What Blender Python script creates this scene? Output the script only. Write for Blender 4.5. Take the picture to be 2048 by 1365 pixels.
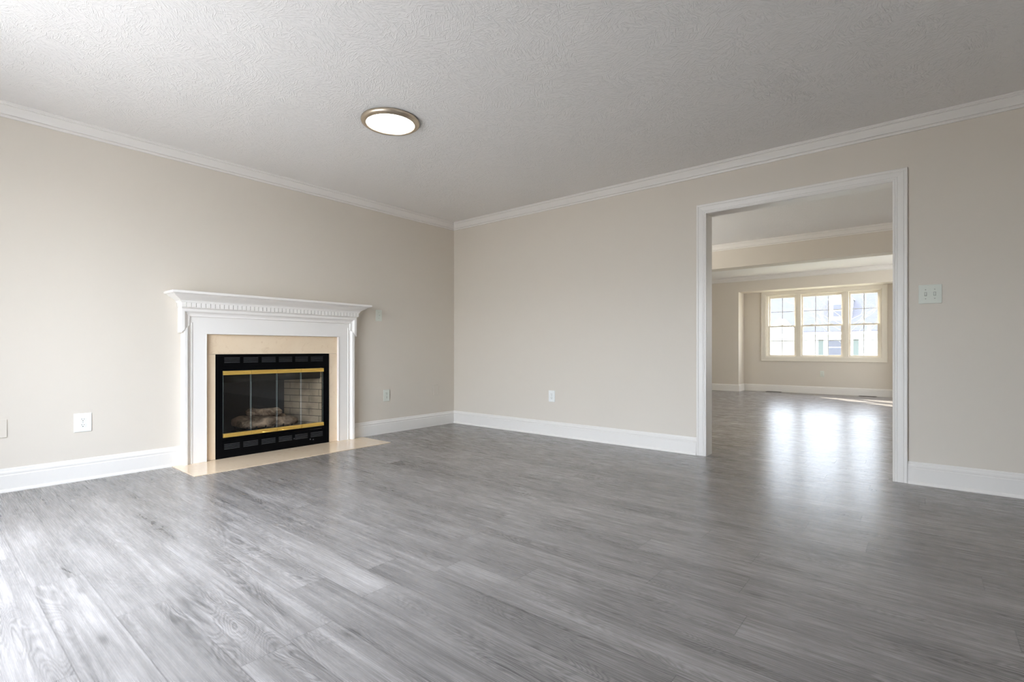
import bpy, bmesh, math, random
from mathutils import Vector, Matrix

# ------------------------------------------------------------------ clean
for o in list(bpy.data.objects):
    bpy.data.objects.remove(o, do_unlink=True)
SC = bpy.context.scene
COL = SC.collection
PI = math.pi
random.seed(7)

# ------------------------------------------------------------------ camera
cam_d = bpy.data.cameras.new('camera')
cam = bpy.data.objects.new('camera', cam_d)
COL.objects.link(cam)
cam_d.sensor_fit = 'HORIZONTAL'
cam_d.sensor_width = 36.0
cam_d.lens = 1001.0 / 2048.0 * 36.0
cam_d.shift_y = 17.5 / 2048.0
cam_d.clip_start = 0.05
cam_d.clip_end = 300
cam.location = (4.457, -4.283, 0.895)
cam.rotation_euler = (PI / 2, 0, math.atan2(826, 1001))
SC.camera = cam

# ------------------------------------------------------------------ world, sun, exposure
SC.view_settings.view_transform = 'Standard'
SC.view_settings.look = 'None'
SC.view_settings.gamma = 1.0
SC.view_settings.use_curve_mapping = False
SC.view_settings.exposure = 0.27
SKY_STRENGTH = 10.0
SUN_STRENGTH = 30.0
cy = SC.cycles
cy.max_bounces = 14
cy.diffuse_bounces = 10
cy.glossy_bounces = 6
cy.transparent_max_bounces = 24
cy.transmission_bounces = 8
cy.sample_clamp_indirect = 30.0
cy.caustics_reflective = False
cy.caustics_refractive = False

world = bpy.data.worlds.new('daylight')
SC.world = world
world.use_nodes = True
wt = world.node_tree
wt.nodes.clear()
w_out = wt.nodes.new('ShaderNodeOutputWorld')
w_bg = wt.nodes.new('ShaderNodeBackground')
w_ramp = wt.nodes.new('ShaderNodeValToRGB')
w_sep = wt.nodes.new('ShaderNodeSeparateXYZ')
w_tc = wt.nodes.new('ShaderNodeTexCoord')
w_map = wt.nodes.new('ShaderNodeMath')
w_map.operation = 'MULTIPLY_ADD'
w_map.inputs[1].default_value = 0.5
w_map.inputs[2].default_value = 0.5
wt.links.new(w_tc.outputs['Generated'], w_sep.inputs[0])
wt.links.new(w_sep.outputs['Z'], w_map.inputs[0])
wt.links.new(w_map.outputs[0], w_ramp.inputs[0])
e = w_ramp.color_ramp.elements
e[0].position = 0.48; e[0].color = (0.88, 0.94, 1.0, 1)
e[1].position = 0.85; e[1].color = (0.74, 0.83, 1.05, 1)
wt.links.new(w_ramp.outputs[0], w_bg.inputs[0])
w_bg.inputs[1].default_value = SKY_STRENGTH
wt.links.new(w_bg.outputs[0], w_out.inputs[0])

sun_d = bpy.data.lights.new('sun', 'SUN')
sun_d.energy = SUN_STRENGTH
sun_d.angle = math.radians(0.6)
sun_d.color = (1.0, 0.93, 0.82)
sun = bpy.data.objects.new('sun', sun_d)
COL.objects.link(sun)
sun.rotation_euler = Vector((0.92, -0.86, -0.78)).to_track_quat('-Z', 'Y').to_euler()


def portal(name, loc, rot, sx, sy):
    d = bpy.data.lights.new(name, 'AREA')
    d.shape = 'RECTANGLE'
    d.size = sx
    d.size_y = sy
    d.cycles.is_portal = True
    o = bpy.data.objects.new(name, d)
    COL.objects.link(o)
    o.location = loc
    o.rotation_euler = rot
    return o


# room dimensions (metres): x to the right along the doorway wall, y away along the fireplace wall
RX = 7.2            # right wall of the front room
RXF = 6.2           # right wall of the far room
RY = -4.75          # patio wall
H = 2.44
WT = 0.13           # partition thickness
FXL = -0.6          # far room side walls
FY = 7.10           # far wall
BX0, BX1, BY = 1.37, 4.264, 7.50  # bay recess
HDR = 2.133         # bay header height
DX0, DX1, DZ = 3.041, 4.288, 2.04  # cased opening
PX0, PX1, PZ = 0.82, 2.92, 2.06   # patio door
WX0, WX1, WZ0, WZ1 = 1.815, 3.822, 0.742, 2.066   # bay window rough opening
# openings: wall, centre along the wall, width, sill, head
SIDE_WINDOWS = {
    'window_2': ('far_left', 1.80, 1.80, 0.75, 2.05),
    'added_window': ('right', -2.60, 0.80, 0.90, 2.05),  # added opening, lets in sky light for the ceiling and right-hand side
    'added_window_far': ('far_right', 5.30, 1.80, 0.75, 2.05),  # added opening, extra daylight for the far room
}
portal('bay_daylight', ((WX0 + WX1) / 2, BY + 0.19, (WZ0 + WZ1) / 2), Vector((0, -1, 0)).to_track_quat('-Z', 'Y').to_euler(), WX1 - WX0, WZ1 - WZ0)


def daylight(name, loc, direction, sx, sy, radiance, col):
    """skylight entering through one glazed opening: area lamp just outside the pane"""
    d = bpy.data.lights.new(name, 'AREA')
    d.shape = 'RECTANGLE'
    d.size = sx
    d.size_y = sy
    d.energy = radiance * PI * sx * sy
    d.color = col
    o = bpy.data.objects.new(name, d)
    COL.objects.link(o)
    o.location = loc
    o.rotation_euler = Vector(direction).to_track_quat('-Z', 'Y').to_euler()
    return o


DAY = (0.93, 0.97, 1.0)
daylight('patio_daylight', ((PX0 + PX1) / 2, RY - 0.17, PZ / 2), (0, 1, 0), PX1 - PX0 - 0.06, PZ - 0.06, 1.6, DAY)
daylight('patio_sky', (1.1, RY - 1.7, 3.2), (0.0, 0.67, -0.74), 3.6, 3.0, 24.5, (0.81, 0.89, 1.02))
daylight('side_daylight', (FXL - 0.14, 1.80, 1.40), (1, 0, 0), 1.74, 1.24, 6.0, (1.0, 0.94, 0.82))
daylight('side_daylight', (RXF + 0.14, 5.30, 1.40), (-1, 0, 0), 1.74, 1.24, 4.0, (1.0, 0.94, 0.82))  # lamp added behind the made-up far-right window to brighten the far room


# ------------------------------------------------------------------ materials
def srgb(r, g, b):
    f = lambda c: (c / 255 / 12.92) if c / 255 <= 0.04045 else ((c / 255 + 0.055) / 1.055) ** 2.4
    return (f(r), f(g), f(b), 1)


class NT:
    def __init__(self, name):
        self.m = bpy.data.materials.new(name)
        self.m.use_nodes = True
        self.t = self.m.node_tree
        self.b = self.t.nodes['Principled BSDF']
        self.out = self.t.nodes['Material Output']

    def n(self, typ, **kw):
        nd = self.t.nodes.new(typ)
        for k, v in kw.items():
            setattr(nd, k, v)
        return nd

    def l(self, a, b):
        self.t.links.new(a, b)

    def val(self, x, sock):
        if isinstance(x, (int, float)):
            sock.default_value = x
        else:
            self.l(x, sock)

    def math(self, op, a, b=None, c=None, clamp=False):
        nd = self.n('ShaderNodeMath', operation=op, use_clamp=clamp)
        self.val(a, nd.inputs[0])
        if b is not None:
            self.val(b, nd.inputs[1])
        if c is not None:
            self.val(c, nd.inputs[2])
        return nd.outputs[0]

    def xyz(self, x, y, z=0.0):
        nd = self.n('ShaderNodeCombineXYZ')
        self.val(x, nd.inputs[0]); self.val(y, nd.inputs[1]); self.val(z, nd.inputs[2])
        return nd.outputs[0]

    def noise(self, vec, scale, detail=2.0, rough=0.5, dist=0.0):
        nd = self.n('ShaderNodeTexNoise')
        if vec is not None:
            self.l(vec, nd.inputs['Vector'])
        nd.inputs['Scale'].default_value = scale
        nd.inputs['Detail'].default_value = detail
        nd.inputs['Roughness'].default_value = rough
        nd.inputs['Distortion'].default_value = dist
        return nd.outputs['Fac']

    def remap(self, v, a, b, c=0.0, d=1.0):
        nd = self.n('ShaderNodeMapRange')
        self.l(v, nd.inputs[0])
        for i, q in enumerate((a, b, c, d)):
            nd.inputs[i + 1].default_value = q
        return nd.outputs[0]

    def mix(self, f, a, b):
        nd = self.n('ShaderNodeMix', data_type='RGBA')
        self.val(f, nd.inputs[0])
        for q, s in ((a, nd.inputs[6]), (b, nd.inputs[7])):
            if isinstance(q, tuple):
                s.default_value = q
            else:
                self.l(q, s)
        return nd.outputs[2]

    def bump(self, h, strength, dist, normal=None):
        nd = self.n('ShaderNodeBump')
        nd.inputs['Strength'].default_value = strength
        nd.inputs['Distance'].default_value = dist
        self.l(h, nd.inputs['Height'])
        if normal is not None:
            self.l(normal, nd.inputs['Normal'])
        return nd.outputs[0]

    def obj(self):
        return self.n('ShaderNodeTexCoord').outputs['Object']


def plain(name, col, rough=0.5, metal=0.0, spec=0.5, var=0.0, vscale=6.0, bump=0.0, bscale=60.0):
    t = NT(name)
    t.b.inputs['Roughness'].default_value = rough
    t.b.inputs['Metallic'].default_value = metal
    t.b.inputs['Specular IOR Level'].default_value = spec
    o = t.obj()
    if var > 0:
        f = t.noise(o, vscale, 3)
        c2 = tuple(c * (1 - var) for c in col[:3]) + (1,)
        t.l(t.mix(f, col, c2), t.b.inputs['Base Color'])
    else:
        t.b.inputs['Base Color'].default_value = col
    if bump > 0:
        t.l(t.bump(t.noise(o, bscale, 2), bump, 0.001), t.b.inputs['Normal'])
    return t.m


M = {}
M['wall'] = plain('greige_wall_paint', (0.66, 0.605, 0.53, 1), 0.6, spec=0.3, var=0.02, vscale=1.5, bump=0.06, bscale=220)
M['trim'] = plain('white_semigloss_trim', (0.76, 0.73, 0.69, 1), 0.35, spec=0.45, var=0.01)
M['mantel'] = plain('white_painted_wood', (0.82, 0.79, 0.755, 1), 0.3, spec=0.45, var=0.01)
M['plastic'] = plain('white_plastic', (0.80, 0.81, 0.79, 1), 0.3, spec=0.5)
M['almond'] = plain('pale_green_white_plastic', (0.68, 0.70, 0.63, 1), 0.3, spec=0.5)
M['slot'] = plain('dark_slot', (0.015, 0.015, 0.014, 1), 0.6)
M['screw'] = plain('painted_screw', (0.45, 0.44, 0.40, 1), 0.35, metal=0.3)
M['black'] = plain('black_enamel_steel', (0.003, 0.003, 0.0035, 1), 0.2, spec=0.05, var=0.1)
M['louvre'] = plain('grey_steel_louvre', (0.07, 0.07, 0.075, 1), 0.5, metal=0.3)
M['brass'] = plain('polished_brass', (1.0, 0.70, 0.20, 1), 0.32, metal=0.85, var=0.05, vscale=20)
M['nickel'] = plain('brushed_nickel_bronze', (0.66, 0.56, 0.44, 1), 0.36, metal=1.0, var=0.08, vscale=30)
M['soot'] = plain('sooty_steel', (0.02, 0.02, 0.02, 1), 0.8, var=0.4, vscale=8)
M['vinyl'] = plain('cream_vinyl_window', (0.74, 0.69, 0.60, 1), 0.4, spec=0.4)
M['muntin'] = plain('grey_white_grille', (0.62, 0.60, 0.55, 1), 0.4)
M['ash'] = plain('pale_ash', (0.34, 0.29, 0.24, 1), 0.95, var=0.5, vscale=18, bump=0.8, bscale=40)
M['register'] = plain('brown_metal_register', (0.045, 0.033, 0.024, 1), 0.5, metal=0.3)
M['ext_white'] = plain('white_siding', (0.80, 0.80, 0.80, 1), 0.6, var=0.03, vscale=2)
M['ext_trim'] = plain('exterior_trim', (0.82, 0.82, 0.82, 1), 0.6)
M['shutter'] = plain('sage_shutter', (0.10, 0.115, 0.10, 1), 0.6)
M['ext_win'] = plain('exterior_window_glass', (0.085, 0.085, 0.10, 1), 0.6)
M['concrete'] = plain('patio_concrete', (0.42, 0.40, 0.37, 1), 0.85, var=0.2)
M['bark'] = plain('pale_bark', (0.24, 0.22, 0.20, 1), 0.9, var=0.2, vscale=5)
M['lawn'] = plain('winter_lawn', (0.27, 0.27, 0.19, 1), 0.95, var=0.3, vscale=1.2)

# shingle roof
t = NT('grey_shingles')
o = t.obj()
sp = t.n('ShaderNodeSeparateXYZ'); t.l(o, sp.inputs[0])
br = t.n('ShaderNodeTexBrick')
t.l(t.xyz(sp.outputs[0], sp.outputs[2]), br.inputs['Vector'])
br.inputs['Color1'].default_value = (0.09, 0.086, 0.093, 1)
br.inputs['Color2'].default_value = (0.104, 0.10, 0.107, 1)
br.inputs['Mortar'].default_value = (0.082, 0.078, 0.086, 1)
br.inputs['Scale'].default_value = 1.0
br.inputs['Brick Width'].default_value = 0.24
br.inputs['Row Height'].default_value = 0.10
br.inputs['Mortar Size'].default_value = 0.012
t.l(br.outputs['Color'], t.b.inputs['Base Color'])
t.b.inputs['Roughness'].default_value = 0.9
M['roof'] = t.m

# marble
t = NT('cream_marble')
o = t.obj()
v1 = t.noise(o, 3.5, 5, 0.6, 0.6)
v2 = t.noise(o, 14, 4, 0.6, 1.5)
c = t.mix(v1, (0.82, 0.68, 0.51, 1), (0.72, 0.56, 0.39, 1))
c = t.mix(t.remap(v2, 0.56, 0.72, 0, 0.45), c, (0.60, 0.42, 0.27, 1))
t.l(c, t.b.inputs['Base Color'])
t.b.inputs['Roughness'].default_value = 0.12
M['marble'] = t.m

# refractory brick panels
t = NT('refractory_brick')
o = t.obj()
sp = t.n('ShaderNodeSeparateXYZ'); t.l(o, sp.inputs[0])
br = t.n('ShaderNodeTexBrick')
t.l(t.xyz(t.math('ADD', sp.outputs[0], sp.outputs[1]), sp.outputs[2]), br.inputs['Vector'])
br.inputs['Scale'].default_value = 1.0
br.inputs['Brick Width'].default_value = 0.30
br.inputs['Row Height'].default_value = 0.064
br.inputs['Mortar Size'].default_value = 0.003
br.inputs['Color1'].default_value = (0.66, 0.55, 0.43, 1)
br.inputs['Color2'].default_value = (0.58, 0.49, 0.38, 1)
br.inputs['Mortar'].default_value = (0.17, 0.145, 0.12, 1)
sm = t.noise(o, 5, 3)
c = t.mix(t.remap(sm, 0.45, 0.7, 0, 0.6), br.outputs['Color'], (0.10, 0.09, 0.08, 1))
t.l(c, t.b.inputs['Base Color'])
t.b.inputs['Roughness'].default_value = 0.95
M['firebrick'] = t.m

M['backplate'] = plain('grey_sooted_panel', (0.10, 0.105, 0.115, 1), 0.7, var=0.5, vscale=5)
# ceramic log
t = NT('ceramic_log')
o = t.obj()
v = t.noise(o, 9, 5, 0.65, 0.8)
c = t.mix(t.remap(v, 0.35, 0.65), (0.10, 0.065, 0.045, 1), (0.68, 0.53, 0.40, 1))
t.l(c, t.b.inputs['Base Color'])
t.l(t.bump(t.noise(o, 30, 4), 0.8, 0.01), t.b.inputs['Normal'])
t.b.inputs['Roughness'].default_value = 0.95
M['log'] = t.m


# clear panes: see through, with a Fresnel reflection
def pane_mat(name, tint, ior=1.45, refl_scale=1.0, rough=0.0):
    t = NT(name)
    t.t.nodes.remove(t.b)
    tr = t.n('ShaderNodeBsdfTransparent'); tr.inputs[0].default_value = tint
    gl = t.n('ShaderNodeBsdfGlossy'); gl.inputs['Roughness'].default_value = rough
    gl.inputs[0].default_value = (refl_scale, refl_scale, refl_scale, 1)
    fr = t.n('ShaderNodeFresnel'); fr.inputs[0].default_value = ior
    mx = t.n('ShaderNodeMixShader')
    ge = t.n('ShaderNodeNewGeometry')   # reflect at the entering face only: the pane is not refracting
    t.l(t.math('MULTIPLY', fr.outputs[0], t.math('SUBTRACT', 1.0, ge.outputs['Backfacing'])), mx.inputs[0]); t.l(tr.outputs[0], mx.inputs[1]); t.l(gl.outputs[0], mx.inputs[2])
    t.l(mx.outputs[0], t.out.inputs[0])
    return t.m


M['glass'] = pane_mat('window_glass', (0.96, 0.97, 0.97, 1))
M['firedoor'] = pane_mat('smoked_firedoor_glass', (0.80, 0.79, 0.77, 1), 1.5)
M['glassedge'] = plain('green_glass_edge', (0.30, 0.36, 0.36, 1), 0.15)

# lamp lens
t = NT('glowing_lens')
t.b.inputs['Base Color'].default_value = (0.9, 0.9, 0.9, 1)
t.b.inputs['Emission Color'].default_value = (1.0, 0.93, 0.84, 1)
t.b.inputs['Emission Strength'].default_value = 7.0
M['lens'] = t.m

# stomped plaster ceiling: fans of short strokes, one direction per stamp
t = NT('stomped_ceiling')
o = t.obj()


def stroke_layer(scale, seed, f):
    mp = t.n('ShaderNodeVectorMath', operation='ADD')
    t.l(o, mp.inputs[0]); mp.inputs[1].default_value = (seed, seed * 0.7, 0)
    warp = t.n('ShaderNodeTexNoise'); warp.inputs['Scale'].default_value = 5.0
    t.l(mp.outputs[0], warp.inputs['Vector'])
    wa = t.n('ShaderNodeVectorMath', operation='MULTIPLY_ADD')
    t.l(warp.outputs['Color'], wa.inputs[0]); wa.inputs[1].default_value = (0.08, 0.08, 0); t.l(mp.outputs[0], wa.inputs[2])
    vo = t.n('ShaderNodeTexVoronoi'); vo.inputs['Scale'].default_value = scale
    vo.voronoi_dimensions = '2D'
    t.l(wa.outputs[0], vo.inputs['Vector'])
    sc = t.n('ShaderNodeSeparateColor'); t.l(vo.outputs['Color'], sc.inputs[0])
    rot = t.n('ShaderNodeVectorRotate', rotation_type='Z_AXIS')
    t.l(wa.outputs[0], rot.inputs['Vector'])
    t.l(t.math('MULTIPLY', sc.outputs[0], 6.283), rot.inputs['Angle'])
    st = t.n('ShaderNodeVectorMath', operation='MULTIPLY')
    t.l(rot.outputs[0], st.inputs[0]); st.inputs[1].default_value = (23, 145, 1)
    n1 = t.noise(st.outputs[0], 1.0, 2, 0.5, 0.4)
    return t.remap(n1, 0.52, 0.72)


h = t.math('MAXIMUM', stroke_layer(6.5, 0.0, 1), stroke_layer(8.5, 13.3, 1))
t.l(t.bump(h, 0.5, 0.004), t.b.inputs['Normal'])
t.b.inputs['Base Color'].default_value = (0.80, 0.775, 0.75, 1)
t.b.inputs['Roughness'].default_value = 0.7
t.b.inputs['Specular IOR Level'].default_value = 0.25
M['ceiling'] = t.m

# grey vinyl plank floor, boards run along x
t = NT('grey_plank_floor')
o = t.obj()
sp = t.n('ShaderNodeSeparateXYZ'); t.l(o, sp.inputs[0])
X, Y = sp.outputs[0], sp.outputs[1]
PW, PL = 0.15, 1.22
v = t.math('DIVIDE', t.math('ADD', Y, 0.383 + 30 * PW), PW)
row = t.math('FLOOR', v)
fv = t.math('FRACT', v)
wn = t.n('ShaderNodeTexWhiteNoise', noise_dimensions='1D'); t.l(row, wn.inputs['W'])
u = t.math('ADD', t.math('DIVIDE', X, PL), t.math('MULTIPLY', wn.outputs[0], 7.0))
pid = t.math('FLOOR', u)
fu = t.math('FRACT', u)
wn2 = t.n('ShaderNodeTexWhiteNoise', noise_dimensions='2D'); t.l(t.xyz(pid, row), wn2.inputs['Vector'])
rs = t.n('ShaderNodeSeparateColor'); t.l(wn2.outputs['Color'], rs.inputs[0])
r1, r2, r3 = rs.outputs[0], rs.outputs[1], rs.outputs[2]
gx = t.math('ADD', X, t.math('MULTIPLY', r1, 53.0))
gy = t.math('ADD', Y, t.math('MULTIPLY', r2, 17.0))
# cathedral figure = contour lines of a stretched noise
nA = t.noise(t.xyz(t.math('MULTIPLY', gx, 1.7), t.math('MULTIPLY', gy, 8.0), r3), 1.0, 3.5, 0.40, 0.6)
# knots
vk = t.n('ShaderNodeTexVoronoi'); vk.inputs['Scale'].default_value = 1.0
t.l(t.xyz(t.math('MULTIPLY', gx, 2.3), t.math('MULTIPLY', gy, 8.0), 0.5), vk.inputs['Vector'])
knot = t.remap(vk.outputs['Distance'], 0.02, 0.12, 1.0, 0.0)
kn2 = t.remap(vk.outputs['Distance'], 0.0, 0.40, 0.16, 0.0)
nA = t.math('ADD', nA, kn2)
rings = t.math('SINE', t.math('MULTIPLY', nA, 185.0))
rings = t.remap(rings, -1.0, 1.0)
rings = t.math('POWER', rings, 1.6)
mask = t.remap(t.noise(t.xyz(t.math('MULTIPLY', gx, 1.3), t.math('MULTIPLY', gy, 7.0), 4.0), 1.0, 1), 0.44, 0.64)
streak = t.noise(t.xyz(t.math('MULTIPLY', gx, 1.3), t.math('MULTIPLY', gy, 50.0), 1.0), 1.0, 4, 0.55)
fibre = t.noise(t.xyz(t.math('MULTIPLY', gx, 6.0), t.math('MULTIPLY', gy, 300.0), 2.0), 1.0, 3, 0.6)
blot = t.noise(t.xyz(t.math('MULTIPLY', gx, 2.4), t.math('MULTIPLY', gy, 10.0), 7.0), 1.0, 3, 0.55)
tone = t.math('ADD', 0.5, t.math('MULTIPLY', t.math('SUBTRACT', r3, 0.5), 0.16))
tone = t.math('ADD', tone, t.math('MULTIPLY', t.math('SUBTRACT', streak, 0.5), 0.85))
tone = t.math('ADD', tone, t.math('MULTIPLY', t.math('SUBTRACT', fibre, 0.5), 0.22))
tone = t.math('ADD', tone, t.math('MULTIPLY', t.math('SUBTRACT', blot, 0.5), 0.58))
tone = t.math('SUBTRACT', tone, t.math('MULTIPLY', t.math('MULTIPLY', rings, mask), 0.31))
tone = t.math('SUBTRACT', tone, t.math('MULTIPLY', knot, 0.34), clamp=True)
cr = t.n('ShaderNodeValToRGB'); t.l(tone, cr.inputs[0])
q = cr.color_ramp.elements
q[0].position = 0.0; q[0].color = (0.075, 0.070, 0.066, 1)
q[1].position = 1.0; q[1].color = (0.43, 0.40, 0.38, 1)
q2 = q.new(0.5); q2.color = (0.212, 0.195, 0.183, 1)
seam_v = t.math('ADD', t.math('LESS_THAN', fv, 0.011), t.math('GREATER_THAN', fv, 0.989), clamp=True)
seam_u = t.math('ADD', t.math('LESS_THAN', fu, 0.0013), t.math('GREATER_THAN', fu, 0.9987), clamp=True)
seam = t.math('MAXIMUM', t.math('MULTIPLY', seam_v, 0.85), seam_u)
t.l(t.mix(t.math('MULTIPLY', seam, 0.52), cr.outputs[0], (0.05, 0.047, 0.045, 1)), t.b.inputs['Base Color'])
t.l(t.remap(fibre, 0.2, 0.8, 0.20, 0.34), t.b.inputs['Roughness'])
# slight cupping of each board, plus seams and grain
cup = t.math('POWER', t.math('ABSOLUTE', t.math('SUBTRACT', fv, 0.5)), 4.0)
cup = t.math('ADD', t.math('MULTIPLY', cup, -4.0), t.math('MULTIPLY', t.noise(t.xyz(t.math('MULTIPLY', X, 0.9), t.math('MULTIPLY', v, 1.0), 0.0), 1.0, 1), 1.2))
nb = t.bump(cup, 0.25, 0.0012)
nb = t.bump(t.math('SUBTRACT', fibre, t.math('MULTIPLY', seam, 1.5)), 0.05, 0.0008, nb)
t.l(nb, t.b.inputs['Normal'])
t.b.inputs['Specular IOR Level'].default_value = 0.5
M['floor'] = t.m


# ------------------------------------------------------------------ mesh helpers
class MB:
    """collects shapes for ONE mesh object"""
    def __init__(self):
        self.bm = bmesh.new()

    def box(self, p0, p1, bevel=0.0, seg=2, mi=0):
        a = [min(p0[i], p1[i]) for i in range(3)]
        b = [max(p0[i], p1[i]) for i in range(3)]
        vs = [self.bm.verts.new((x, y, z)) for x in (a[0], b[0]) for y in (a[1], b[1]) for z in (a[2], b[2])]
        fs = [self.bm.faces.new([vs[i] for i in q]) for q in
              ((0, 1, 3, 2), (4, 6, 7, 5), (0, 4, 5, 1), (2, 3, 7, 6), (0, 2, 6, 4), (1, 5, 7, 3))]
        for f in fs:
            f.material_index = mi
        if bevel > 0:
            es = list({ed for f in fs for ed in f.edges})
            bmesh.ops.bevel(self.bm, geom=es, offset=bevel, segments=seg, affect='EDGES', profile=0.5)
        return self

    def prism(self, pts, vec, mi=0):
        """polygon pts (3-D, planar) extruded by vec"""
        v = Vector(vec)
        a = [self.bm.verts.new(p) for p in pts]
        b = [self.bm.verts.new(Vector(p) + v) for p in pts]
        n = len(pts)
        fs = [self.bm.faces.new(a), self.bm.faces.new(b[::-1])]
        for i in range(n):
            fs.append(self.bm.faces.new((a[i], b[i], b[(i + 1) % n], a[(i + 1) % n])))
        for f in fs:
            f.material_index = mi
        return self

    def sweep(self, path, nrm, prof, closed=False, cut0=None, cut1=None):
        """profile (a,b): a = sideways (t x nrm), b = along nrm; mitred at every path vertex.
        cut0/cut1(a) shift the end rings along the path (slanted ends)."""
        P = [Vector(p) for p in path]
        nrm = Vector(nrm)
        n = len(P)
        seg = [(P[(i + 1) % n] - P[i]).normalized() for i in range(n if closed else n - 1)]
        lat = [s.cross(nrm).normalized() for s in seg]
        rings = []
        for i in range(n):
            if closed:
                l1, l2 = lat[i - 1], lat[i]
            else:
                l1 = lat[max(0, i - 1)]
                l2 = lat[min(n - 2, i)]
            m = (l1 + l2) / (1 + l1.dot(l2))
            ring = []
            for (a, b) in prof:
                p = P[i] + m * a + nrm * b
                if not closed and i == 0 and cut0:
                    p = p + seg[0] * cut0(a)
                if not closed and i == n - 1 and cut1:
                    p = p + seg[-1] * cut1(a)
                ring.append(self.bm.verts.new(p))
            rings.append(ring)
        k = len(prof)
        for i in range(n if closed else n - 1):
            r0, r1 = rings[i], rings[(i + 1) % n]
            for j in range(k):
                self.bm.faces.new((r0[j], r0[(j + 1) % k], r1[(j + 1) % k], r1[j]))
        if not closed:
            self.bm.faces.new(rings[0][::-1])
            self.bm.faces.new(rings[-1])
        return self

    def lathe(self, prof, center, axis=(0, 0, 1), n=64, mi=0, cap=True):
        """prof [(r, h)] revolved about axis"""
        ax = Vector(axis).normalized()
        q = Vector((0, 0, 1)).rotation_difference(ax)
        c = Vector(center)
        rings = []
        for (r, hh) in prof:
            if r < 1e-6:
                rings.append([self.bm.verts.new(c + q @ Vector((0, 0, hh)))])
            else:
                rings.append([self.bm.verts.new(c + q @ Vector((r * math.cos(2 * PI * i / n), r * math.sin(2 * PI * i / n), hh))) for i in range(n)])
        for a, b in zip(rings, rings[1:]):
            for i in range(n):
                if len(a) == 1 and len(b) == 1:
                    continue
                if len(a) == 1:
                    f = self.bm.faces.new((a[0], b[i], b[(i + 1) % n]))
                elif len(b) == 1:
                    f = self.bm.faces.new((a[i], a[(i + 1) % n], b[0]))
                else:
                    f = self.bm.faces.new((a[i], a[(i + 1) % n], b[(i + 1) % n], b[i]))
                f.material_index = mi
                f.smooth = True
        return self

    def tube(self, pts, radii, n=10):
        P = [Vector(p) for p in pts]
        rings = []
        for i, p in enumerate(P):
            d = (P[min(i + 1, len(P) - 1)] - P[max(i - 1, 0)]).normalized()
            a = d.orthogonal().normalized()
            if i and abs(a.dot(last)) < 0.99:
                a = (last - d * last.dot(d)).normalized()
            last = a
            b = d.cross(a)
            rings.append([self.bm.verts.new(p + (a * math.cos(2 * PI * k / n) + b * math.sin(2 * PI * k / n)) * radii[i]) for k in range(n)])
        for r0, r1 in zip(rings, rings[1:]):
            for k in range(n):
                f = self.bm.faces.new((r0[k], r0[(k + 1) % n], r1[(k + 1) % n], r1[k]))
                f.smooth = True
        self.bm.faces.new(rings[0][::-1]); self.bm.faces.new(rings[-1])
        return self

    def build(self, name, mat, parent=None, origin=None):
        bmesh.ops.recalc_face_normals(self.bm, faces=self.bm.faces)
        me = bpy.data.meshes.new(name)
        self.bm.to_mesh(me)
        self.bm.free()
        for m in (mat if isinstance(mat, (list, tuple)) else [mat]):
            me.materials.append(m)
        ob = bpy.data.objects.new(name, me)
        COL.objects.link(ob)
        if parent is not None:
            ob.parent = parent
            ob.matrix_parent_inverse = Matrix.Translation(-Vector(parent.location))
        return ob


def struct(o):
    o['kind'] = 'structure'
    return o


def thing(name, label, cat, loc=(0, 0, 0), group=None):
    o = bpy.data.objects.new(name, None)
    o.empty_display_size = 0.05
    COL.objects.link(o)
    o.location = loc
    o['label'] = label
    o['category'] = cat
    if group:
        o['group'] = group
    return o


def tag(o, label, cat, group=None):
    o['label'] = label
    o['category'] = cat
    if group:
        o['group'] = group
    return o


# ------------------------------------------------------------------ shell
FB_Y0, FB_Y1, FB_Z0, FB_Z1 = -2.66, -1.714, 0.03, 0.83   # firebox hole in the left wall

struct(MB().box((-0.75, RY - 0.2, -0.08), (RX + 0.15, BY + 0.2, 0.0)).build('floor', M['floor']))
struct(MB().box((-0.75, RY - 0.2, H), (RX + 0.15, WT / 2, H + 0.12)).build('ceiling', M['ceiling']))
struct(MB().box((-0.75, WT / 2, H), (RXF + 0.15, BY + 0.2, H + 0.12)).build('ceiling_far', M['ceiling']))

b = MB()
b.box((-0.12, RY, 0), (0, FB_Y0, H)); b.box((-0.12, FB_Y1, 0), (0, 0, H))
b.box((-0.12, FB_Y0, FB_Z1), (0, FB_Y1, H)); b.box((-0.12, FB_Y0, 0), (0, FB_Y1, FB_Z0))
struct(b.build('wall_left', M['wall']))

b = MB()
b.box((FXL, 0, 0), (DX0 - 0.012, WT, H)); b.box((DX1 + 0.012, 0, 0), (RX, WT, H))
b.box((DX0 - 0.012, 0, DZ + 0.012), (DX1 + 0.012, WT, H))
struct(b.build('wall_back', M['wall']))
b = MB()
b.box((RX, RY, 0), (RX + 0.12, -3.00, H)); b.box((RX, -2.20, 0), (RX + 0.12, WT, H))
b.box((RX, -3.00, 0), (RX + 0.12, -2.20, 0.90)); b.box((RX, -3.00, 2.05), (RX + 0.12, -2.20, H))
struct(b.build('wall_right', M['wall']))
b = MB()
b.box((RXF, WT, 0), (RXF + 0.12, 4.40, H)); b.box((RXF, 6.20, 0), (RXF + 0.12, BY + 0.15, H))
b.box((RXF, 4.40, 0), (RXF + 0.12, 6.20, 0.75)); b.box((RXF, 4.40, 2.05), (RXF + 0.12, 6.20, H))
struct(b.build('wall_far_right', M['wall']))
b = MB()
b.box((-0.12, RY - 0.15, 0), (PX0, RY, H)); b.box((PX1, RY - 0.15, 0), (RX + 0.12, RY, H))
b.box((PX0, RY - 0.15, PZ), (PX1, RY, H))
struct(b.build('wall_front', M['wall']))
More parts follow.
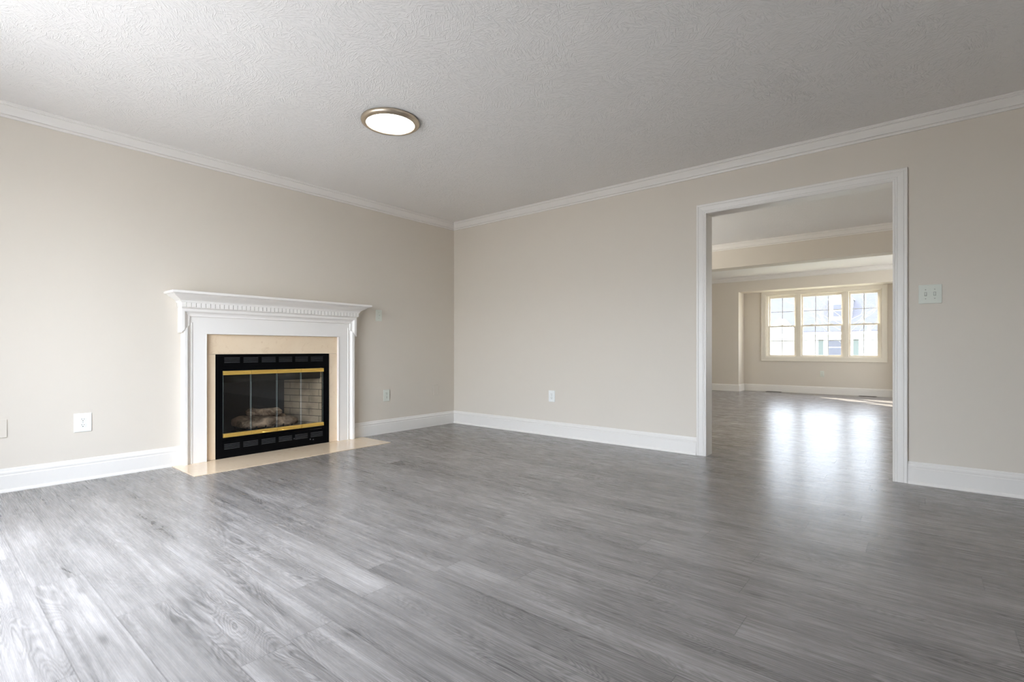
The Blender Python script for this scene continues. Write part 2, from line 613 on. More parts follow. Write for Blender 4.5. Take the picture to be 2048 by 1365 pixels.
# far room
b = MB()
b.box((FXL - 0.12, WT, 0), (FXL, 0.90, H)); b.box((FXL - 0.12, 2.70, 0), (FXL, FY, H))
b.box((FXL - 0.12, 0.90, 0), (FXL, 2.70, 0.75)); b.box((FXL - 0.12, 0.90, 2.05), (FXL, 2.70, H))
struct(b.build('wall_far_left', M['wall']))
b = MB()
b.box((FXL - 0.12, FY, 0), (BX0, BY + 0.15, H)); b.box((BX1, FY, 0), (RXF, BY + 0.15, H))
b.box((BX0, FY, HDR), (BX1, BY, H))
struct(b.build('wall_far', M['wall']))
b = MB()
b.box((BX0, BY, 0), (WX0, BY + 0.15, H)); b.box((WX1, BY, 0), (BX1, BY + 0.15, H))
b.box((WX0, BY, 0), (WX1, BY + 0.15, WZ0)); b.box((WX0, BY, WZ1), (WX1, BY + 0.15, H))
struct(b.build('wall_bay', M['wall']))
struct(MB().box((FXL, 3.37, 2.093), (RXF, 3.62, H)).build('ceiling_beam', M['wall']))

# baseboards
BB = [(0, 0), (0.026, 0), (0.026, 0.006), (0.022, 0.014), (0.016, 0.019), (0.015, 0.020), (0.015, 0.104), (0.012, 0.108),
      (0.012, 0.112), (0.0135, 0.116), (0.0135, 0.124), (0.010, 0.130), (0.007, 0.134), (0.007, 0.139), (0.005, 0.146), (0.0, 0.149)]
BB2 = [(0, 0), (0.015, 0), (0.015, 0.104), (0.012, 0.108), (0.012, 0.112), (0.0135, 0.116), (0.0135, 0.124), (0.010, 0.130),
       (0.007, 0.134), (0.007, 0.139), (0.005, 0.146), (0.0, 0.149)]
UP = (0, 0, 1)


def run(name, path, prof=BB, closed=False, mat='trim'):
    return struct(MB().sweep(path, UP, prof, closed).build(name, M[mat]))


run('baseboard_left', [(0, RY, 0), (0, -2.9235, 0)])
run('baseboard_left', [(0, -1.4325, 0), (0, -0.0005, 0)], BB2)
run('baseboard_back', [(0.0, 0, 0), (2.961, 0, 0)])
run('baseboard_back', [(4.368, 0, 0), (RX, 0, 0), (RX, RY, 0), (PX1 + 0.09, RY, 0)])
run('baseboard_far', [(FXL, WT, 0), (FXL, FY, 0), (BX0, FY, 0), (BX0, BY, 0), (BX1, BY, 0), (BX1, FY, 0), (RXF, FY, 0), (RXF, WT, 0), (4.368, WT, 0)], BB2)

# crown mouldings (z measured down from the ceiling)
CR = [(0, -0.086), (0.010, -0.086), (0.012, -0.080), (0.012, -0.073), (0.007, -0.071), (0.007, -0.068), (0.018, -0.066), (0.021, -0.060),
      (0.026, -0.050), (0.033, -0.040), (0.041, -0.030), (0.046, -0.023), (0.044, -0.019), (0.051, -0.016), (0.052, -0.010),
      (0.056, -0.008), (0.056, 0.0), (0, 0)]


def crown(name, pts):
    return struct(MB().sweep([(x, y, H) for x, y in pts], UP, CR).build(name, M['trim']))


struct(MB().sweep([(x, y, H) for x, y in [(0, RY), (0, 0), (RX, 0), (RX, RY)]], UP, CR, closed=True).build('trim_1', M['trim']))
crown('trim_2', [(FXL, WT + 0.001), (FXL, 3.37), (RXF, 3.37), (RXF, WT + 0.001)])
crown('trim_3', [(FXL, 3.621), (FXL, FY), (RXF, FY), (RXF, 3.621)])

# cased opening between the rooms
CAS = [(0, 0), (0, 0.009), (0.003, 0.011), (0.011, 0.011), (0.013, 0.009), (0.016, 0.0115), (0.022, 0.0125), (0.025, 0.0105),
       (0.030, 0.012), (0.050, 0.0145), (0.058, 0.0150), (0.060, 0.013), (0.063, 0.016), (0.070, 0.0175), (0.077, 0.0175),
       (0.079, 0.015), (0.079, 0)]
door = struct(thing('door_1', '', ''))
for k in ('label', 'category'):
    del door[k]
door.location = ((DX0 + DX1) / 2, 0, 0)
MB().sweep([(DX1, 0, 0), (DX1, 0, DZ), (DX0, 0, DZ), (DX0, 0, 0)], (0, -1, 0), CAS).build('casing', M['trim'], door)
MB().sweep([(DX0, WT, 0), (DX0, WT, DZ), (DX1, WT, DZ), (DX1, WT, 0)], (0, 1, 0), CAS).build('casing', M['trim'], door)
b = MB()
b.box((DX0 - 0.012, 0, 0), (DX0 + 0.001, WT, DZ)); b.box((DX1 - 0.001, 0, 0), (DX1 + 0.012, WT, DZ))
b.box((DX0 - 0.012, 0, DZ - 0.001), (DX1 + 0.012, WT, DZ + 0.012))
b.build('jamb', M['trim'], door)

# sliding patio door behind the camera's left shoulder
pd = struct(thing('door_2', '', ''))
for k in ('label', 'category'):
    del pd[k]
pd.location = ((PX0 + PX1) / 2, RY, 0)
MB().sweep([(PX0, RY, 0), (PX0, RY, PZ), (PX1, RY, PZ), (PX1, RY, 0)], (0, 1, 0), CAS).build('casing', M['trim'], pd)
b = MB()
b.box((PX0, RY - 0.15, 0), (PX0 + 0.03, RY, PZ)); b.box((PX1 - 0.03, RY - 0.15, 0), (PX1, RY, PZ))
b.box((PX0 + 0.03, RY - 0.15, PZ - 0.03), (PX1 - 0.03, RY, PZ)); b.box((PX0 + 0.03, RY - 0.15, 0), (PX1 - 0.03, RY, 0.02))
b.build('frame', M['trim'], pd)
xm = (PX0 + PX1) / 2
for (xa, xb, yy) in ((PX0 + 0.03, xm + 0.03, RY - 0.10), (xm - 0.03, PX1 - 0.03, RY - 0.05)):
    b = MB()
    b.box((xa, yy - 0.018, 0.02), (xa + 0.06, yy + 0.018, PZ - 0.03)); b.box((xb - 0.06, yy - 0.018, 0.02), (xb, yy + 0.018, PZ - 0.03))
    b.box((xa + 0.06, yy - 0.018, 0.02), (xb - 0.06, yy + 0.018, 0.11)); b.box((xa + 0.06, yy - 0.018, PZ - 0.09), (xb - 0.06, yy + 0.018, PZ - 0.03))
    pnl = b.build('sliding_panel', M['trim'], pd)
    MB().box((xa + 0.06, yy - 0.002, 0.11), (xb - 0.06, yy + 0.002, PZ - 0.09)).build('pane', M['glass'], pnl)

# bay window of three double-hung units
win = struct(thing('window_1', '', ''))
for k in ('label', 'category'):
    del win[k]
win.location = ((WX0 + WX1) / 2, BY, WZ0)
WC = [(0, 0), (0, 0.012), (0.004, 0.015), (0.070, 0.018), (0.078, 0.02), (0.088, 0.02), (0.090, 0.017), (0.090, 0)]
MB().sweep([(WX1, BY, WZ0), (WX1, BY, WZ1), (WX0, BY, WZ1), (WX0, BY, WZ0)], (0, -1, 0), WC, closed=True).build('casing', M['vinyl'], win)
b = MB()
b.box((WX0, BY, WZ0), (WX0 + 0.02, BY + 0.15, WZ1)); b.box((WX1 - 0.02, BY, WZ0), (WX1, BY + 0.15, WZ1))
b.box((WX0 + 0.02, BY, WZ0), (WX1 - 0.02, BY + 0.15, WZ0 + 0.018)); b.box((WX0 + 0.02, BY, WZ1 - 0.022), (WX1 - 0.02, BY + 0.15, WZ1))
b.build('frame', M['vinyl'], win)
units = [(1.858, 2.375, 2), (2.475, 3.200, 3), (3.298, 3.785, 2)]
for (xa, xb) in ((2.375, 2.475), (3.200, 3.298)):
    b = MB().box((xa, BY + 0.012, WZ0 + 0.018), (xb, BY + 0.13, WZ1 - 0.022))
    b.box((xa + 0.03, BY + 0.006, WZ0 + 0.018), (xb - 0.03, BY + 0.012, WZ1 - 0.022))
    b.build('mullion', M['vinyl'], win)
for (xa, xb) in ((WX0 + 0.02, 1.858), (3.785, WX1 - 0.02)):
    MB().box((xa, BY + 0.03, WZ0 + 0.018), (xb, BY + 0.14, WZ1 - 0.022)).build('side_stop', M['vinyl'], win)
ZM = 1.392
for (xa, xb, nc) in units:
    for lower in (True, False):
        yy = BY + (0.065 if lower else 0.105)
        za, zb = (WZ0 + 0.018, ZM + 0.016) if lower else (ZM - 0.016, WZ1 - 0.022)
        st, rl, rh = 0.030, (0.028 if lower else 0.032), (0.032 if lower else 0.050)
        b = MB()
        b.box((xa, yy - 0.016, za), (xa + st, yy + 0.016, zb)); b.box((xb - st, yy - 0.016, za), (xb, yy + 0.016, zb))
        b.box((xa + st, yy - 0.016, za), (xb - st, yy + 0.016, za + rl)); b.box((xa + st, yy - 0.016, zb - rh), (xb - st, yy + 0.016, zb))
        sash = b.build('sash', M['vinyl'], win)
        MB().box((xa + st, yy - 0.002, za + rl), (xb - st, yy + 0.002, zb - rh)).build('pane', M['glass'], sash)
        b = MB()
        for i in range(1, nc):
            xx = xa + st + (xb - xa - 2 * st) * i / nc
            b.box((xx - 0.007, yy + 0.004, za + rl), (xx + 0.007, yy + 0.010, zb - rh))
        zz = (za + rl + zb - rh) / 2
        b.box((xa + st, yy + 0.0045, zz - 0.006), (xb - st, yy + 0.0095, zz + 0.006))
        b.build('muntin_grille', M['muntin'], sash)
        if lower:
            locks = (0.27, 0.73) if nc == 3 else (0.5,)
            for f in locks:
                xx = xa + (xb - xa) * f
                MB().box((xx - 0.028, yy - 0.014, zb), (xx + 0.028, yy + 0.012, zb + 0.012), 0.004).build('sash_lock', M['vinyl'], sash)


# unseen windows: far-left read off the daylight, both right-hand ones added as extra light
for wn_, (wall, c0, wd, z0, z1) in SIDE_WINDOWS.items():
    if wall == 'far_left':
        Lw = lambda a, z, d: (FXL + d, c0 + a, z)
        nn_ = (1, 0, 0); sg = 1
    else:
        Lw = lambda a, z, d: ((RX if wall == 'right' else RXF) - d, c0 + a, z)
        nn_ = (-1, 0, 0); sg = -1
    w_ = struct(bpy.data.objects.new(wn_, None)); COL.objects.link(w_); w_.location = Lw(0, z0, 0)
    hw = wd / 2
    MB().sweep([Lw(sg * hw, z0, 0), Lw(sg * hw, z1, 0), Lw(-sg * hw, z1, 0), Lw(-sg * hw, z0, 0)], nn_, WC, closed=True).build('casing', M['vinyl'], w_)
    b = MB()
    b.box(Lw(-hw, z0, -0.10), Lw(-hw + 0.04, z1, -0.04)); b.box(Lw(hw - 0.04, z0, -0.10), Lw(hw, z1, -0.04))
    b.box(Lw(-hw + 0.04, z0, -0.10), Lw(hw - 0.04, z0 + 0.04, -0.04)); b.box(Lw(-hw + 0.04, z1 - 0.04, -0.10), Lw(hw - 0.04, z1, -0.04))
    b.box(Lw(-0.025, z0 + 0.04, -0.10), Lw(0.025, z1 - 0.04, -0.04))
    b.build('frame', M['vinyl'], w_)
    for s_ in (-1, 1):
        MB().box(Lw(s_ * 0.025, z0 + 0.04, -0.072), Lw(s_ * (hw - 0.04), z1 - 0.04, -0.068)).build('pane', M['glass'], w_)

# ------------------------------------------------------------------ fireplace
CY = -2.178     # centre line
fp = thing('fireplace_mantel', 'white painted wooden fireplace mantel with dentil moulding and crown shelf', 'mantel', (0, CY, 0))
W = M['mantel']
BF = 0.050      # face of the flat board
hi, zi = 0.586, 1.027            # opening half width and height
ho, zo = 0.679, 1.152            # inner line of the back-band
for s in (-1, 1):
    b = MB()
    ya, yb = CY + s * hi, CY + s * ho
    b.box((0.0, ya, 0.005), (BF, yb, 1.16))
    b.box((0.0, yb, 1.05), (BF, yb + s * 0.024, 1.16))
    b.build('pilaster', W, fp)
    # narrow bead on the inner edge
    MB().box((0.0, CY + s * (hi - 0.007), 0.005), (BF + 0.004, CY + s * (hi + 0.0), zi), 0.0015).build('inner_bead', W, fp)
MB().box((0.0, CY - hi, zi), (BF, CY + hi, 1.16)).build('frieze_board', W, fp)
MB().box((0.0, CY - hi - 0.007, zi - 0.007), (BF + 0.004, CY + hi + 0.007, zi + 0.0), 0.0015).build('inner_bead', W, fp)
# back-band profile: a outward, b protrusion
BK = [(0, 0), (0, 0.056), (0.004, 0.061), (0.010, 0.061), (0.012, 0.055), (0.020, 0.057), (0.030, 0.063), (0.036, 0.071),
      (0.038, 0.078), (0.044, 0.081), (0.062, 0.081), (0.066, 0.077), (0.066, 0)]
BKL = [(a, bb if bb == 0 else bb - 0.006) for a, bb in BK]
for s in (-1, 1):
    y = CY + s * ho
    b = MB()
    if s > 0:
        b.sweep([(0, y, 0.005), (0, y, 1.112)], (1, 0, 0), BKL, cut1=lambda a: -a * 0.98)
    else:
        b.sweep([(0, y, 1.112), (0, y, 0.005)], (1, 0, 0), BKL, cut0=lambda a: a * 0.98)
    b.build('leg_moulding', W, fp)
yr, yl = CY + ho + 0.020, CY - ho - 0.020
MB().sweep([(0, yr, 1.092), (0, yr, zo), (0, yl, zo), (0, yl, 1.092)], (1, 0, 0), BK,
           cut0=lambda a: -a * 0.98, cut1=lambda a: a * 0.98).build('ear_moulding', W, fp)


def ushape(p0, hw, z0, prof):
    return MB().sweep([(0, CY - hw, z0), (p0, CY - hw, z0), (p0, CY + hw, z0), (0, CY + hw, z0)], UP, prof)


# dentil course
b = MB()
b.box((0, CY - 0.765, 1.2175), (0.095, CY + 0.765, 1.258))
nd = 46
pitch = 2 * 0.772 / nd
for i in range(nd):
    y0 = CY - 0.772 + i * pitch
    b.box((0.09, y0 + 0.0025, 1.224), (0.106, y0 + pitch - 0.0025, 1.2565))
for s in (-1, 1):
    for i in range(3):
        x0 = 0.001 + i * pitch
        b.box((x0 + 0.0025, CY + s * 0.76, 1.224), (x0 + pitch - 0.0025, CY + s * 0.772, 1.2565))
b.build('dentil_moulding', W, fp)
CV = [(-0.09, 0.0), (0.008, 0.0), (0.0095, 0.004), (0.0095, 0.009), (0.013, 0.011), (0.013, 0.016), (0.017, 0.020), (0.024, 0.026),
      (0.034, 0.032), (0.046, 0.039), (0.058, 0.047), (0.066, 0.055), (0.068, 0.058), (0.074, 0.059), (0.074, 0.062), (-0.09, 0.062)]
ushape(0.100, 0.767, 1.2565, CV).build('cove_moulding', W, fp)
SH = [(-0.15, 0.0), (-0.004, 0.0), (0.0, 0.004), (0.001, 0.010), (0.0, 0.017), (-0.005, 0.0215), (-0.15, 0.0215)]
ushape(0.205, 0.857, 1.3185, SH).build('mantel_shelf', W, fp)

# marble surround
ms = thing('fireplace_surround', 'cream marble slabs framing the black firebox inside the white mantel', 'fireplace surround', (0, CY, 0))
IC = -2.187
iy0, iy1, iz0, iz1 = -2.685, -1.688, 0.0045, 0.857
MB().box((0.001, CY - hi + 0.008, iz1 + 0.0015), (0.026, CY + hi - 0.008, zi - 0.008), 0.0008).build('header_slab', M['marble'], ms)
MB().box((0.001, CY - hi + 0.008, 0.005), (0.026, iy0 - 0.001, iz1), 0.0008).build('side_slab', M['marble'], ms)
MB().box((0.001, iy1 + 0.001, 0.005), (0.026, CY + hi - 0.008, iz1), 0.0008).build('side_slab', M['marble'], ms)
he = MB().box((0.028, -2.99, 0.0), (0.495, -1.312, 0.0045), 0.001).build('hearth_slab', M['marble'])
tag(he, 'flat cream marble hearth slab in the floor before the fireplace', 'hearth')

# insert
ins = thing('fireplace_insert', 'black metal fireplace insert with brass-railed glass doors and louvres', 'fireplace', (0, IC, 0))
ry0, ry1, rz0, rz1 = -2.634, -1.747, 0.174, 0.722
b = MB()
XF = 0.031
for (p, q) in (((0.001, iy0, iz0), (XF, ry0, iz1)), ((0.001, ry1, iz0), (XF, iy1, iz1)),
               ((0.001, ry0, rz1 + 0.004), (XF, ry1, iz1)), ((0.001, ry0, 0.150), (XF, ry1, rz0 - 0.004))):
    b.box(p, q)
b.box((0.001, ry0, iz0), (XF - 0.003, ry1, 0.146))
b.build('face_frame', M['black'], ins)
# louvre groups
for (zc, xf) in ((0.809, XF), (0.098, XF - 0.003)):
    for i in range(6):
        yc = IC + (i - 2.5) * 0.1497
        b = MB()
        for k in range(4):
            z = zc + (k - 1.5) * 0.0125
            b.prism([(xf - 0.002, yc - 0.060, z - 0.0035), (xf + 0.004, yc - 0.060, z - 0.002), (xf + 0.004, yc - 0.060, z), (xf - 0.002, yc - 0.060, z + 0.003)], (0, 0.120, 0))
        b.build('louvre', M['louvre'], ins)
for (yy, zz) in ((IC + 0.155, 0.085), (IC + 0.31, 0.058), (IC + 0.34, 0.052)):
    MB().lathe([(0.006, 0), (0.0055, 0.003), (0.003, 0.0045), (0, 0.0048)], (XF - 0.003, yy, zz), (1, 0, 0), 12).build('screw', M['louvre'], ins)
# firebox interior
fx0 = -0.46
b = MB()
pts_l, pts_r = FB_Y0 + 0.012, FB_Y1 - 0.012
b.prism([(0.0, pts_l, 0.13), (0.0, pts_l - 0.0, 0.78), (fx0, pts_l + 0.16, 0.78), (fx0, pts_l + 0.16, 0.13)], (0, -0.008, 0))
b.prism([(0.0, pts_r, 0.13), (0.0, pts_r, 0.78), (fx0, pts_r - 0.16, 0.78), (fx0, pts_r - 0.16, 0.13)], (0, 0.008, 0))
b.box((fx0 - 0.01, pts_l - 0.006, 0.120), (0.0, pts_r + 0.006, 0.130))
b.build('firebox_lining', M['firebrick'], ins)
MB().box((fx0 - 0.01, pts_l + 0.155, 0.13), (fx0, pts_r - 0.155, 0.78)).build('firebox_back', M['backplate'], ins)
MB().box((fx0 - 0.01, pts_l - 0.006, 0.78), (0.0, pts_r + 0.006, 0.79)).build('firebox_roof', M['soot'], ins)
MB().prism([(-0.03, pts_l + 0.02, 0.775), (-0.03, pts_l + 0.02, 0.62), (-0.045, pts_l + 0.02, 0.62), (-0.12, pts_l + 0.02, 0.775)], (0, pts_r - pts_l - 0.04, 0)).build('smoke_hood', M['soot'], ins)
# glass doors
gw = (ry1 - ry0) / 4
for i in range(4):
    y0, y1 = ry0 + i * gw, ry0 + (i + 1) * gw
    g = 0.0015
    dr = MB()
    dr.box((0.026, y0 + 0.004, rz0 + 0.03), (0.031, y1 - 0.004, rz1 - 0.03))
    dob = dr.build('glass_door', [M['firedoor'], M['glassedge']], ins)
    for pl in dob.data.polygons:
        if abs(pl.normal.x) < 0.5:
            pl.material_index = 1
    for (za, zb, nm) in ((rz1 - 0.035, rz1, 'top_rail'), (rz0, rz0 + 0.034, 'bottom_rail')):
        zq = (za + zb) / 2
        MB().prism([(0.020, y0 + g, za), (0.040, y0 + g, za), (0.044, y0 + g, za + 0.004), (0.044, y0 + g, zq - 0.002), (0.041, y0 + g, zq + 0.001),
                    (0.044, y0 + g, zq + 0.004), (0.042, y0 + g, zb - 0.002), (0.020, y0 + g, zb)], (0, gw - 2 * g, 0)).build(nm, M['brass'], dob)
    if i in (1, 2):
        yc = y1 - 0.085 if i == 1 else y0 + 0.085
        MB().tube([(0.042, yc - 0.05, rz0 + 0.012), (0.060, yc - 0.045, rz0 + 0.012), (0.062, yc, rz0 + 0.012), (0.060, yc + 0.045, rz0 + 0.012), (0.042, yc + 0.05, rz0 + 0.012)],
                  [0.005, 0.006, 0.006, 0.006, 0.005], 10).build('handle', M['brass'], dob)

# fire grate and logs behind the glass
gr = MB()
for i in range(6):
    y = IC - 0.20 + i * 0.08
    gr.tube([(-0.10, y, 0.215), (-0.105, y, 0.175), (-0.36, y, 0.175), (-0.38, y, 0.24)], [0.007] * 4, 8)
for x in (-0.14, -0.33):
    gr.tube([(x, IC - 0.24, 0.167), (x, IC + 0.24, 0.167)], [0.007, 0.007], 8)
    for y in (IC - 0.2, IC + 0.2):
        gr.tube([(x, y, 0.167), (x, y, 0.131)], [0.007, 0.007], 8)
tag(gr.build('fire_grate', M['soot']), 'sooty iron grate holding logs behind the fireplace glass', 'grate')


def log(p, q, r, label):
    P, Q = Vector(p), Vector(q)
    n = 9
    pts, rad = [], []
    for i in range(n):
        f = i / (n - 1)
        pts.append(P.lerp(Q, f) + Vector((random.uniform(-1, 1), random.uniform(-1, 1), random.uniform(-1, 1))) * r * 0.12)
        rad.append(r * (0.55 if i in (0, n - 1) else random.uniform(0.88, 1.1)))
    o = MB().tube(pts, rad, 14).build('fire_log', M['log'])
    return tag(o, label, 'log', 'logs on the grate')


log((-0.17, IC - 0.22, 0.235), (-0.13, IC + 0.26, 0.232), 0.048, 'front log lying lowest along the grate behind glass')
log((-0.30, IC - 0.24, 0.245), (-0.29, IC + 0.22, 0.245), 0.055, 'thick rear log at the back of the grate')
log((-0.22, IC - 0.16, 0.335), (-0.20, IC + 0.15, 0.315), 0.036, 'upper log laid across the two lower logs')
ash = MB()
rings = 7
N = 28
prev = None
for k in range(rings + 1):
    f = k / rings
    ring = []
    for i in range(N):
        a = 2 * PI * i / N
        rr = (1 - f) * (1 + 0.15 * math.sin(3 * a + 1) + 0.08 * math.sin(7 * a))
        z = 0.1315 + 0.032 * (f ** 0.8) + 0.006 * math.sin(5 * a + k)
        ring.append(ash.bm.verts.new((-0.215 + 0.10 * rr * math.cos(a), IC + 0.24 * rr * math.sin(a), z if k else 0.1305)))
    if prev:
        for i in range(N):
            f_ = ash.bm.faces.new((prev[i], prev[(i + 1) % N], ring[(i + 1) % N], ring[i])); f_.smooth = True
    prev = ring
ash.bm.faces.new(prev)
ao = ash.build('ash_heap', M['ash'])
tag(ao, 'pale heap of ash under the grate on the firebox floor', 'ash')
ao['kind'] = 'stuff'

# ------------------------------------------------------------------ ceiling light
LX, LY = 1.681, -2.204
cl = thing('ceiling_light', 'round flush ceiling light with brushed bronze rim and glowing lens', 'ceiling light', (LX, LY, H))
MB().lathe([(0.172, 0.0), (0.187, 0.0), (0.192, -0.005), (0.1925, -0.014), (0.190, -0.021), (0.183, -0.026), (0.170, -0.030), (0.162, -0.031), (0.159, -0.028), (0.158, -0.018), (0.172, 0.0)],
           (LX, LY, H), (0, 0, 1), 96).build('rim', M['nickel'], cl)
MB().lathe([(0.160, -0.016), (0.159, -0.021), (0.12, -0.0235), (0.06, -0.025), (0, -0.0255)], (LX, LY, H), (0, 0, 1), 96).build('lens', M['lens'], cl)


# ------------------------------------------------------------------ wall plates
def frame_on(wall, u, z):
    """returns a function local(side, up, out) -> world, on a wall"""
    if wall == 'left':
        return lambda a, c, d: (d, u + a, z + c)
    if wall == 'back':
        return lambda a, c, d: (u + a, -d, z + c)
    if wall == 'bay':
        return lambda a, c, d: (u + a, BY - d, z + c)


def wall_plate(name, wall, u, z, w, hgt, label, cat, mat, outlets=(), toggles=(), blank=False, knob=False, group=None, plate_name='cover_plate'):
    L = frame_on(wall, u, z)
    root = thing(name, label, cat, L(0, 0, 0), group)
    bx = lambda a0, a1, c0, c1, d0, d1, bev, nm, m, par: MB().box(L(a0, c0, d0), L(a1, c1, d1), bev).build(nm, m, par)
    bx(-w / 2, w / 2, -hgt / 2, hgt / 2, 0.0, 0.006, 0.0028, plate_name, mat, root)
    axis = {'left': (1, 0, 0), 'back': (0, -1, 0), 'bay': (0, -1, 0)}[wall]
    for a in outlets:
        for c in (0.0195, -0.0195):
            rec = bx(a - 0.0165, a + 0.0165, c - 0.0135, c + 0.0135, 0.004, 0.0078, 0.0035, 'receptacle', mat, root)
            b = MB()
            b.box(L(a - 0.0075, c + 0.0005, 0.0070), L(a - 0.0052, c + 0.0085, 0.0081))
            b.box(L(a + 0.0052, c + 0.0005, 0.0070), L(a + 0.0075, c + 0.0075, 0.0081))
            b.box(L(a - 0.0025, c - 0.0095, 0.0070), L(a + 0.0025, c - 0.0045, 0.0081))
            b.build('slots', M['slot'], rec)
        MB().lathe([(0.003, 0), (0.0028, 0.0006), (0, 0.001)], L(a, 0, 0.006), axis, 12).build('screw', M['screw'], root)
    for a in toggles:
        b = MB()
        for (p, q) in (((-0.006, -0.0125), (-0.0048, 0.0125)), ((0.0048, -0.0125), (0.006, 0.0125)), ((-0.006, 0.0113), (0.006, 0.0125)), ((-0.006, -0.0125), (0.006, -0.0113))):
            b.box(L(a + p[0], p[1], 0.0055), L(a + q[0], q[1], 0.0064))
        b.build('toggle_slot', M['slot'], root)
        p0, p1 = L(a - 0.0042, -0.002, 0.005), L(a + 0.0042, 0.0095, 0.017)
        bx(a - 0.0045, a + 0.0045, -0.009, 0.004, 0.0055, 0.0150, 0.002, 'toggle', mat, root)
        for c in (0.030, -0.030):
            MB().lathe([(0.0035, 0), (0.0032, 0.0008), (0, 0.0012)], L(a, c, 0.006), axis, 12).build('screw', M['screw'], root)
    if knob:
        MB().lathe([(0.0075, 0), (0.0075, 0.006), (0.006, 0.009), (0, 0.0095)], L(0.006, 0.002, 0.006), axis, 20).build('knob', mat, root)
        for c in (0.030, -0.030):
            MB().lathe([(0.0035, 0), (0.0032, 0.0008), (0, 0.0012)], L(0, c, 0.006), axis, 12).build('screw', M['screw'], root)
    return root


wall_plate('power_outlet', 'left', -3.509, 0.396, 0.094, 0.127, 'wide white duplex power outlet left of the fireplace', 'outlet', M['plastic'], outlets=(0.0,), group='duplex power outlets')
wall_plate('power_outlet', 'left', -1.000, 0.405, 0.078, 0.124, 'white power outlet low on the wall right of the mantel', 'outlet', M['almond'], outlets=(0.0,), group='duplex power outlets')
wall_plate('power_outlet', 'back', 1.462, 0.412, 0.078, 0.118, 'white power outlet on the long wall left of the doorway', 'outlet', M['plastic'], outlets=(0.0,), group='duplex power outlets')
wall_plate('power_outlet', 'bay', 2.855, 0.408, 0.072, 0.116, 'white power outlet below the far bay window', 'outlet', M['almond'], outlets=(0.0,), group='duplex power outlets')
wall_plate('light_switch', 'back', 4.483, 1.261, 0.118, 0.124, 'double toggle light switch beside the right doorway casing', 'light switch', M['almond'], toggles=(-0.023, 0.023))
wall_plate('wall_control', 'left', -1.098, 1.257, 0.076, 0.118, 'single control plate with a small knob beside the mantel shelf', 'wall control', M['almond'], knob=True)
wall_plate('blank_plate', 'left', -0.298, 0.420, 0.074, 0.116, 'narrow blank wall plate beside the room corner', 'wall plate', M['wall'], group='blank wall plates')
wall_plate('blank_plate', 'left', -3.935, 0.400, 0.118, 0.114, 'blank wall plate cut by the left photo edge', 'wall plate', M['wall'], group='blank wall plates')

# floor registers under the bay window
for (xa, xb, lab) in ((1.84, 2.13, 'brown floor vent at far baseboard under left window sash'), (3.47, 3.75, 'brown floor vent at far baseboard under right window sash')):
    root = thing('floor_vent', lab, 'floor vent', ((xa + xb) / 2, 7.43, 0), 'floor vents along the bay')
    b = MB()
    b.box((xa, 7.385, 0), (xa + 0.012, 7.482, 0.006)); b.box((xb - 0.012, 7.385, 0), (xb, 7.482, 0.006))
    b.box((xa + 0.012, 7.385, 0), (xb - 0.012, 7.397, 0.006)); b.box((xa + 0.012, 7.470, 0), (xb - 0.012, 7.482, 0.006))
    b.build('frame', M['register'], root)
    b = MB()
    nn = 14
    for i in range(nn):
        x = xa + 0.018 + (xb - xa - 0.036) * i / (nn - 1)
        b.box((x - 0.004, 7.397, 0.0), (x + 0.004, 7.470, 0.005))
    b.build('grille', M['register'], root)

# ------------------------------------------------------------------ outside
GZ = -0.9
struct(MB().box((-60, BY + 0.4, GZ - 0.1), (60, 90, GZ)).build('ground', M['lawn']))
struct(MB().box((-30, -40, -0.35), (40, RY - 0.16, -0.15)).build('ground_patio', M['concrete']))

HY = 40.0
hs = thing('house', 'white house with grey shingled roof seen across the lawn through the window', 'house', (-2, HY, GZ))
MB().box((-16, HY, GZ), (12, HY + 9, 2.35)).build('wall', M['ext_white'], hs)
MB().prism([(-16.4, HY - 0.45, 2.20), (-16.4, HY - 0.45, 2.30), (-16.4, HY + 5.2, 8.0), (-16.4, HY + 10.2, 2.30), (-16.4, HY + 10.2, 2.20)], (28.8, 0, 0)).build('roof', M['roof'], hs)
MB().box((-16.4, HY - 0.50, 2.02), (12.4, HY - 0.452, 2.22)).build('fascia', M['ext_trim'], hs)
# front gable over the porch
gx, gz0, gap = -4.15, 1.82, 3.25
por = MB()
por.prism([(gx - 1.43, HY - 1.6, 1.62), (gx + 1.43, HY - 1.6, 1.62), (gx + 1.43, HY - 1.6, gz0), (gx, HY - 1.6, gap), (gx - 1.43, HY - 1.6, gz0)], (0, 3.6, 0))
pg = por.build('porch_gable', M['ext_trim'], hs)
for s in (-1, 1):
    MB().prism([(gx, HY - 1.75, gap), (gx, HY - 1.75, gap + 0.07), (gx + s * 1.6, HY - 1.75, gap - 1.53), (gx + s * 1.6, HY - 1.75, gap - 1.60)], (0, 3.8, 0)).build('gable_roof', M['ext_trim'], pg)
    MB().box((gx + s * 1.3 - 0.09, HY - 1.55, GZ), (gx + s * 1.3 + 0.09, HY - 1.37, 1.62)).build('porch_post', M['ext_trim'], hs)
dw = MB().box((gx - 0.5, HY - 0.06, GZ + 0.15), (gx + 0.5, HY - 0.001, GZ + 2.25)).build('front_door', M['ext_trim'], hs)
# window with shutters
fw = MB().box((-1.25, HY - 0.05, 0.44), (0.15, HY - 0.001, 1.72)).build('window', M['ext_trim'], hs)
MB().box((-1.17, HY - 0.07, 1.11), (0.07, HY - 0.051, 1.64)).build('pane', M['ext_win'], fw)
MB().box((-1.17, HY - 0.07, 0.50), (0.07, HY - 0.051, 1.05)).build('pane', M['ext_win'], fw)
for x in (-1.80, 0.40):
    MB().box((x, HY - 0.06, 0.50), (x + 0.32, HY - 0.001, 1.68)).build('shutter', M['shutter'], hs)
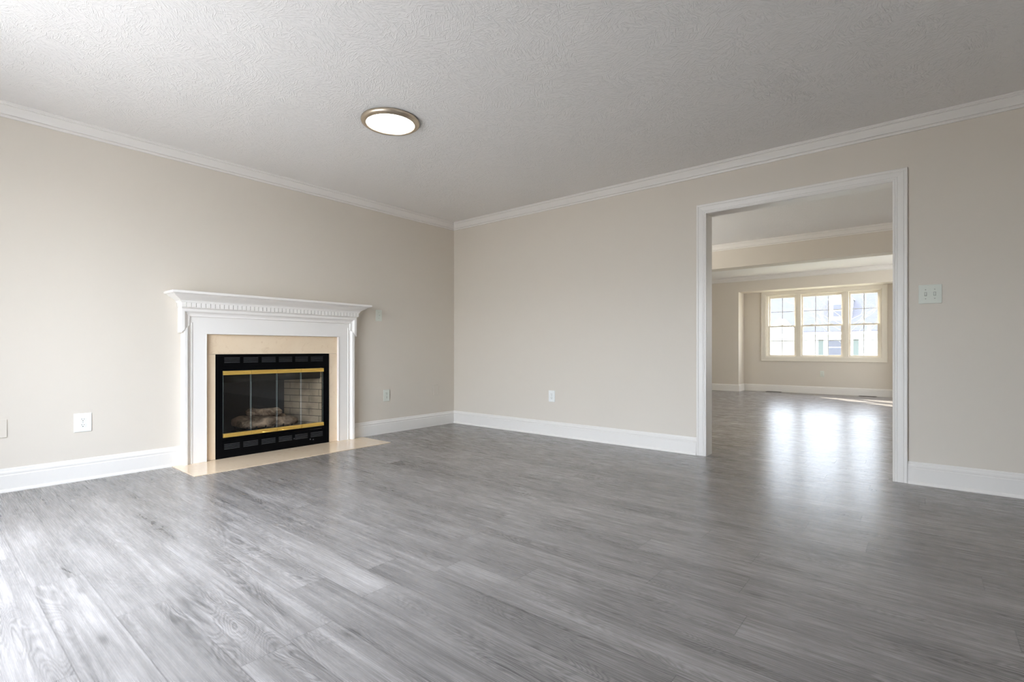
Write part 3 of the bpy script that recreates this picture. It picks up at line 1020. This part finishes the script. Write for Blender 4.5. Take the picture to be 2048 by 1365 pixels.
# dormer
dx, dy = -0.45, HY + 0.35
dm = MB().prism([(dx - 0.70, dy, 3.10), (dx + 0.70, dy, 3.10), (dx + 0.70, dy, 4.70), (dx, dy, 5.20), (dx - 0.70, dy, 4.70)], (0, 3.0, 0)).build('dormer', M['ext_white'], hs)
for s in (-1, 1):
    MB().prism([(dx, dy - 0.12, 5.22), (dx, dy - 0.12, 5.32), (dx + s * 0.78, dy - 0.12, 4.74), (dx + s * 0.78, dy - 0.12, 4.66)], (0, 3.1, 0)).build('dormer_roof', M['ext_trim'], dm)
dwn = MB().box((dx - 0.50, dy - 0.04, 3.34), (dx + 0.50, dy - 0.001, 4.36)).build('dormer_window', M['ext_trim'], dm)
MB().box((dx - 0.44, dy - 0.06, 3.88), (dx + 0.44, dy - 0.041, 4.30)).build('pane', M['ext_win'], dwn)
MB().box((dx - 0.44, dy - 0.06, 3.40), (dx + 0.44, dy - 0.041, 3.82)).build('pane', M['ext_win'], dwn)

# bare tree in front of the roof
rnd = random.Random(11)
tr = thing('bare_tree', 'leafless pale tree standing before the grey roof outside the window', 'tree', (0.55, 33.0, GZ))
trunk = MB()
trunk.tube([(0.55, 33, GZ), (0.58, 33, 0.6), (0.52, 33.05, 1.9), (0.60, 33.0, 3.0)], [0.13, 0.11, 0.09, 0.06], 10)
trunk.build('trunk', M['bark'], tr)
br = MB()


def branch(p, d, ln, r, depth):
    pts, rad = [p.copy()], [r]
    q = p.copy()
    dd = d.normalized()
    for i in range(4):
        dd = (dd + Vector((rnd.uniform(-.25, .25), rnd.uniform(-.15, .15), rnd.uniform(-.08, .22)))).normalized()
        q = q + dd * ln / 4
        pts.append(q.copy()); rad.append(r * (1 - 0.2 * (i + 1)))
        if depth > 0 and i > 0:
            nd_ = (dd + Vector((rnd.uniform(-1, 1), rnd.uniform(-.4, .4), rnd.uniform(-.1, .7)))).normalized()
            branch(q.copy(), nd_, ln * 0.55, r * 0.5, depth - 1)
    br.tube(pts, rad, 5)


for k in range(9):
    z = 1.2 + 0.2 * k
    s = 1 if k % 2 else -1
    branch(Vector((0.56, 33.0, z)), Vector((s * rnd.uniform(.7, 1.0), rnd.uniform(-.3, .3), rnd.uniform(.3, .8))), rnd.uniform(1.4, 2.4), 0.022, 2)
br.build('branches', M['bark'], tr)
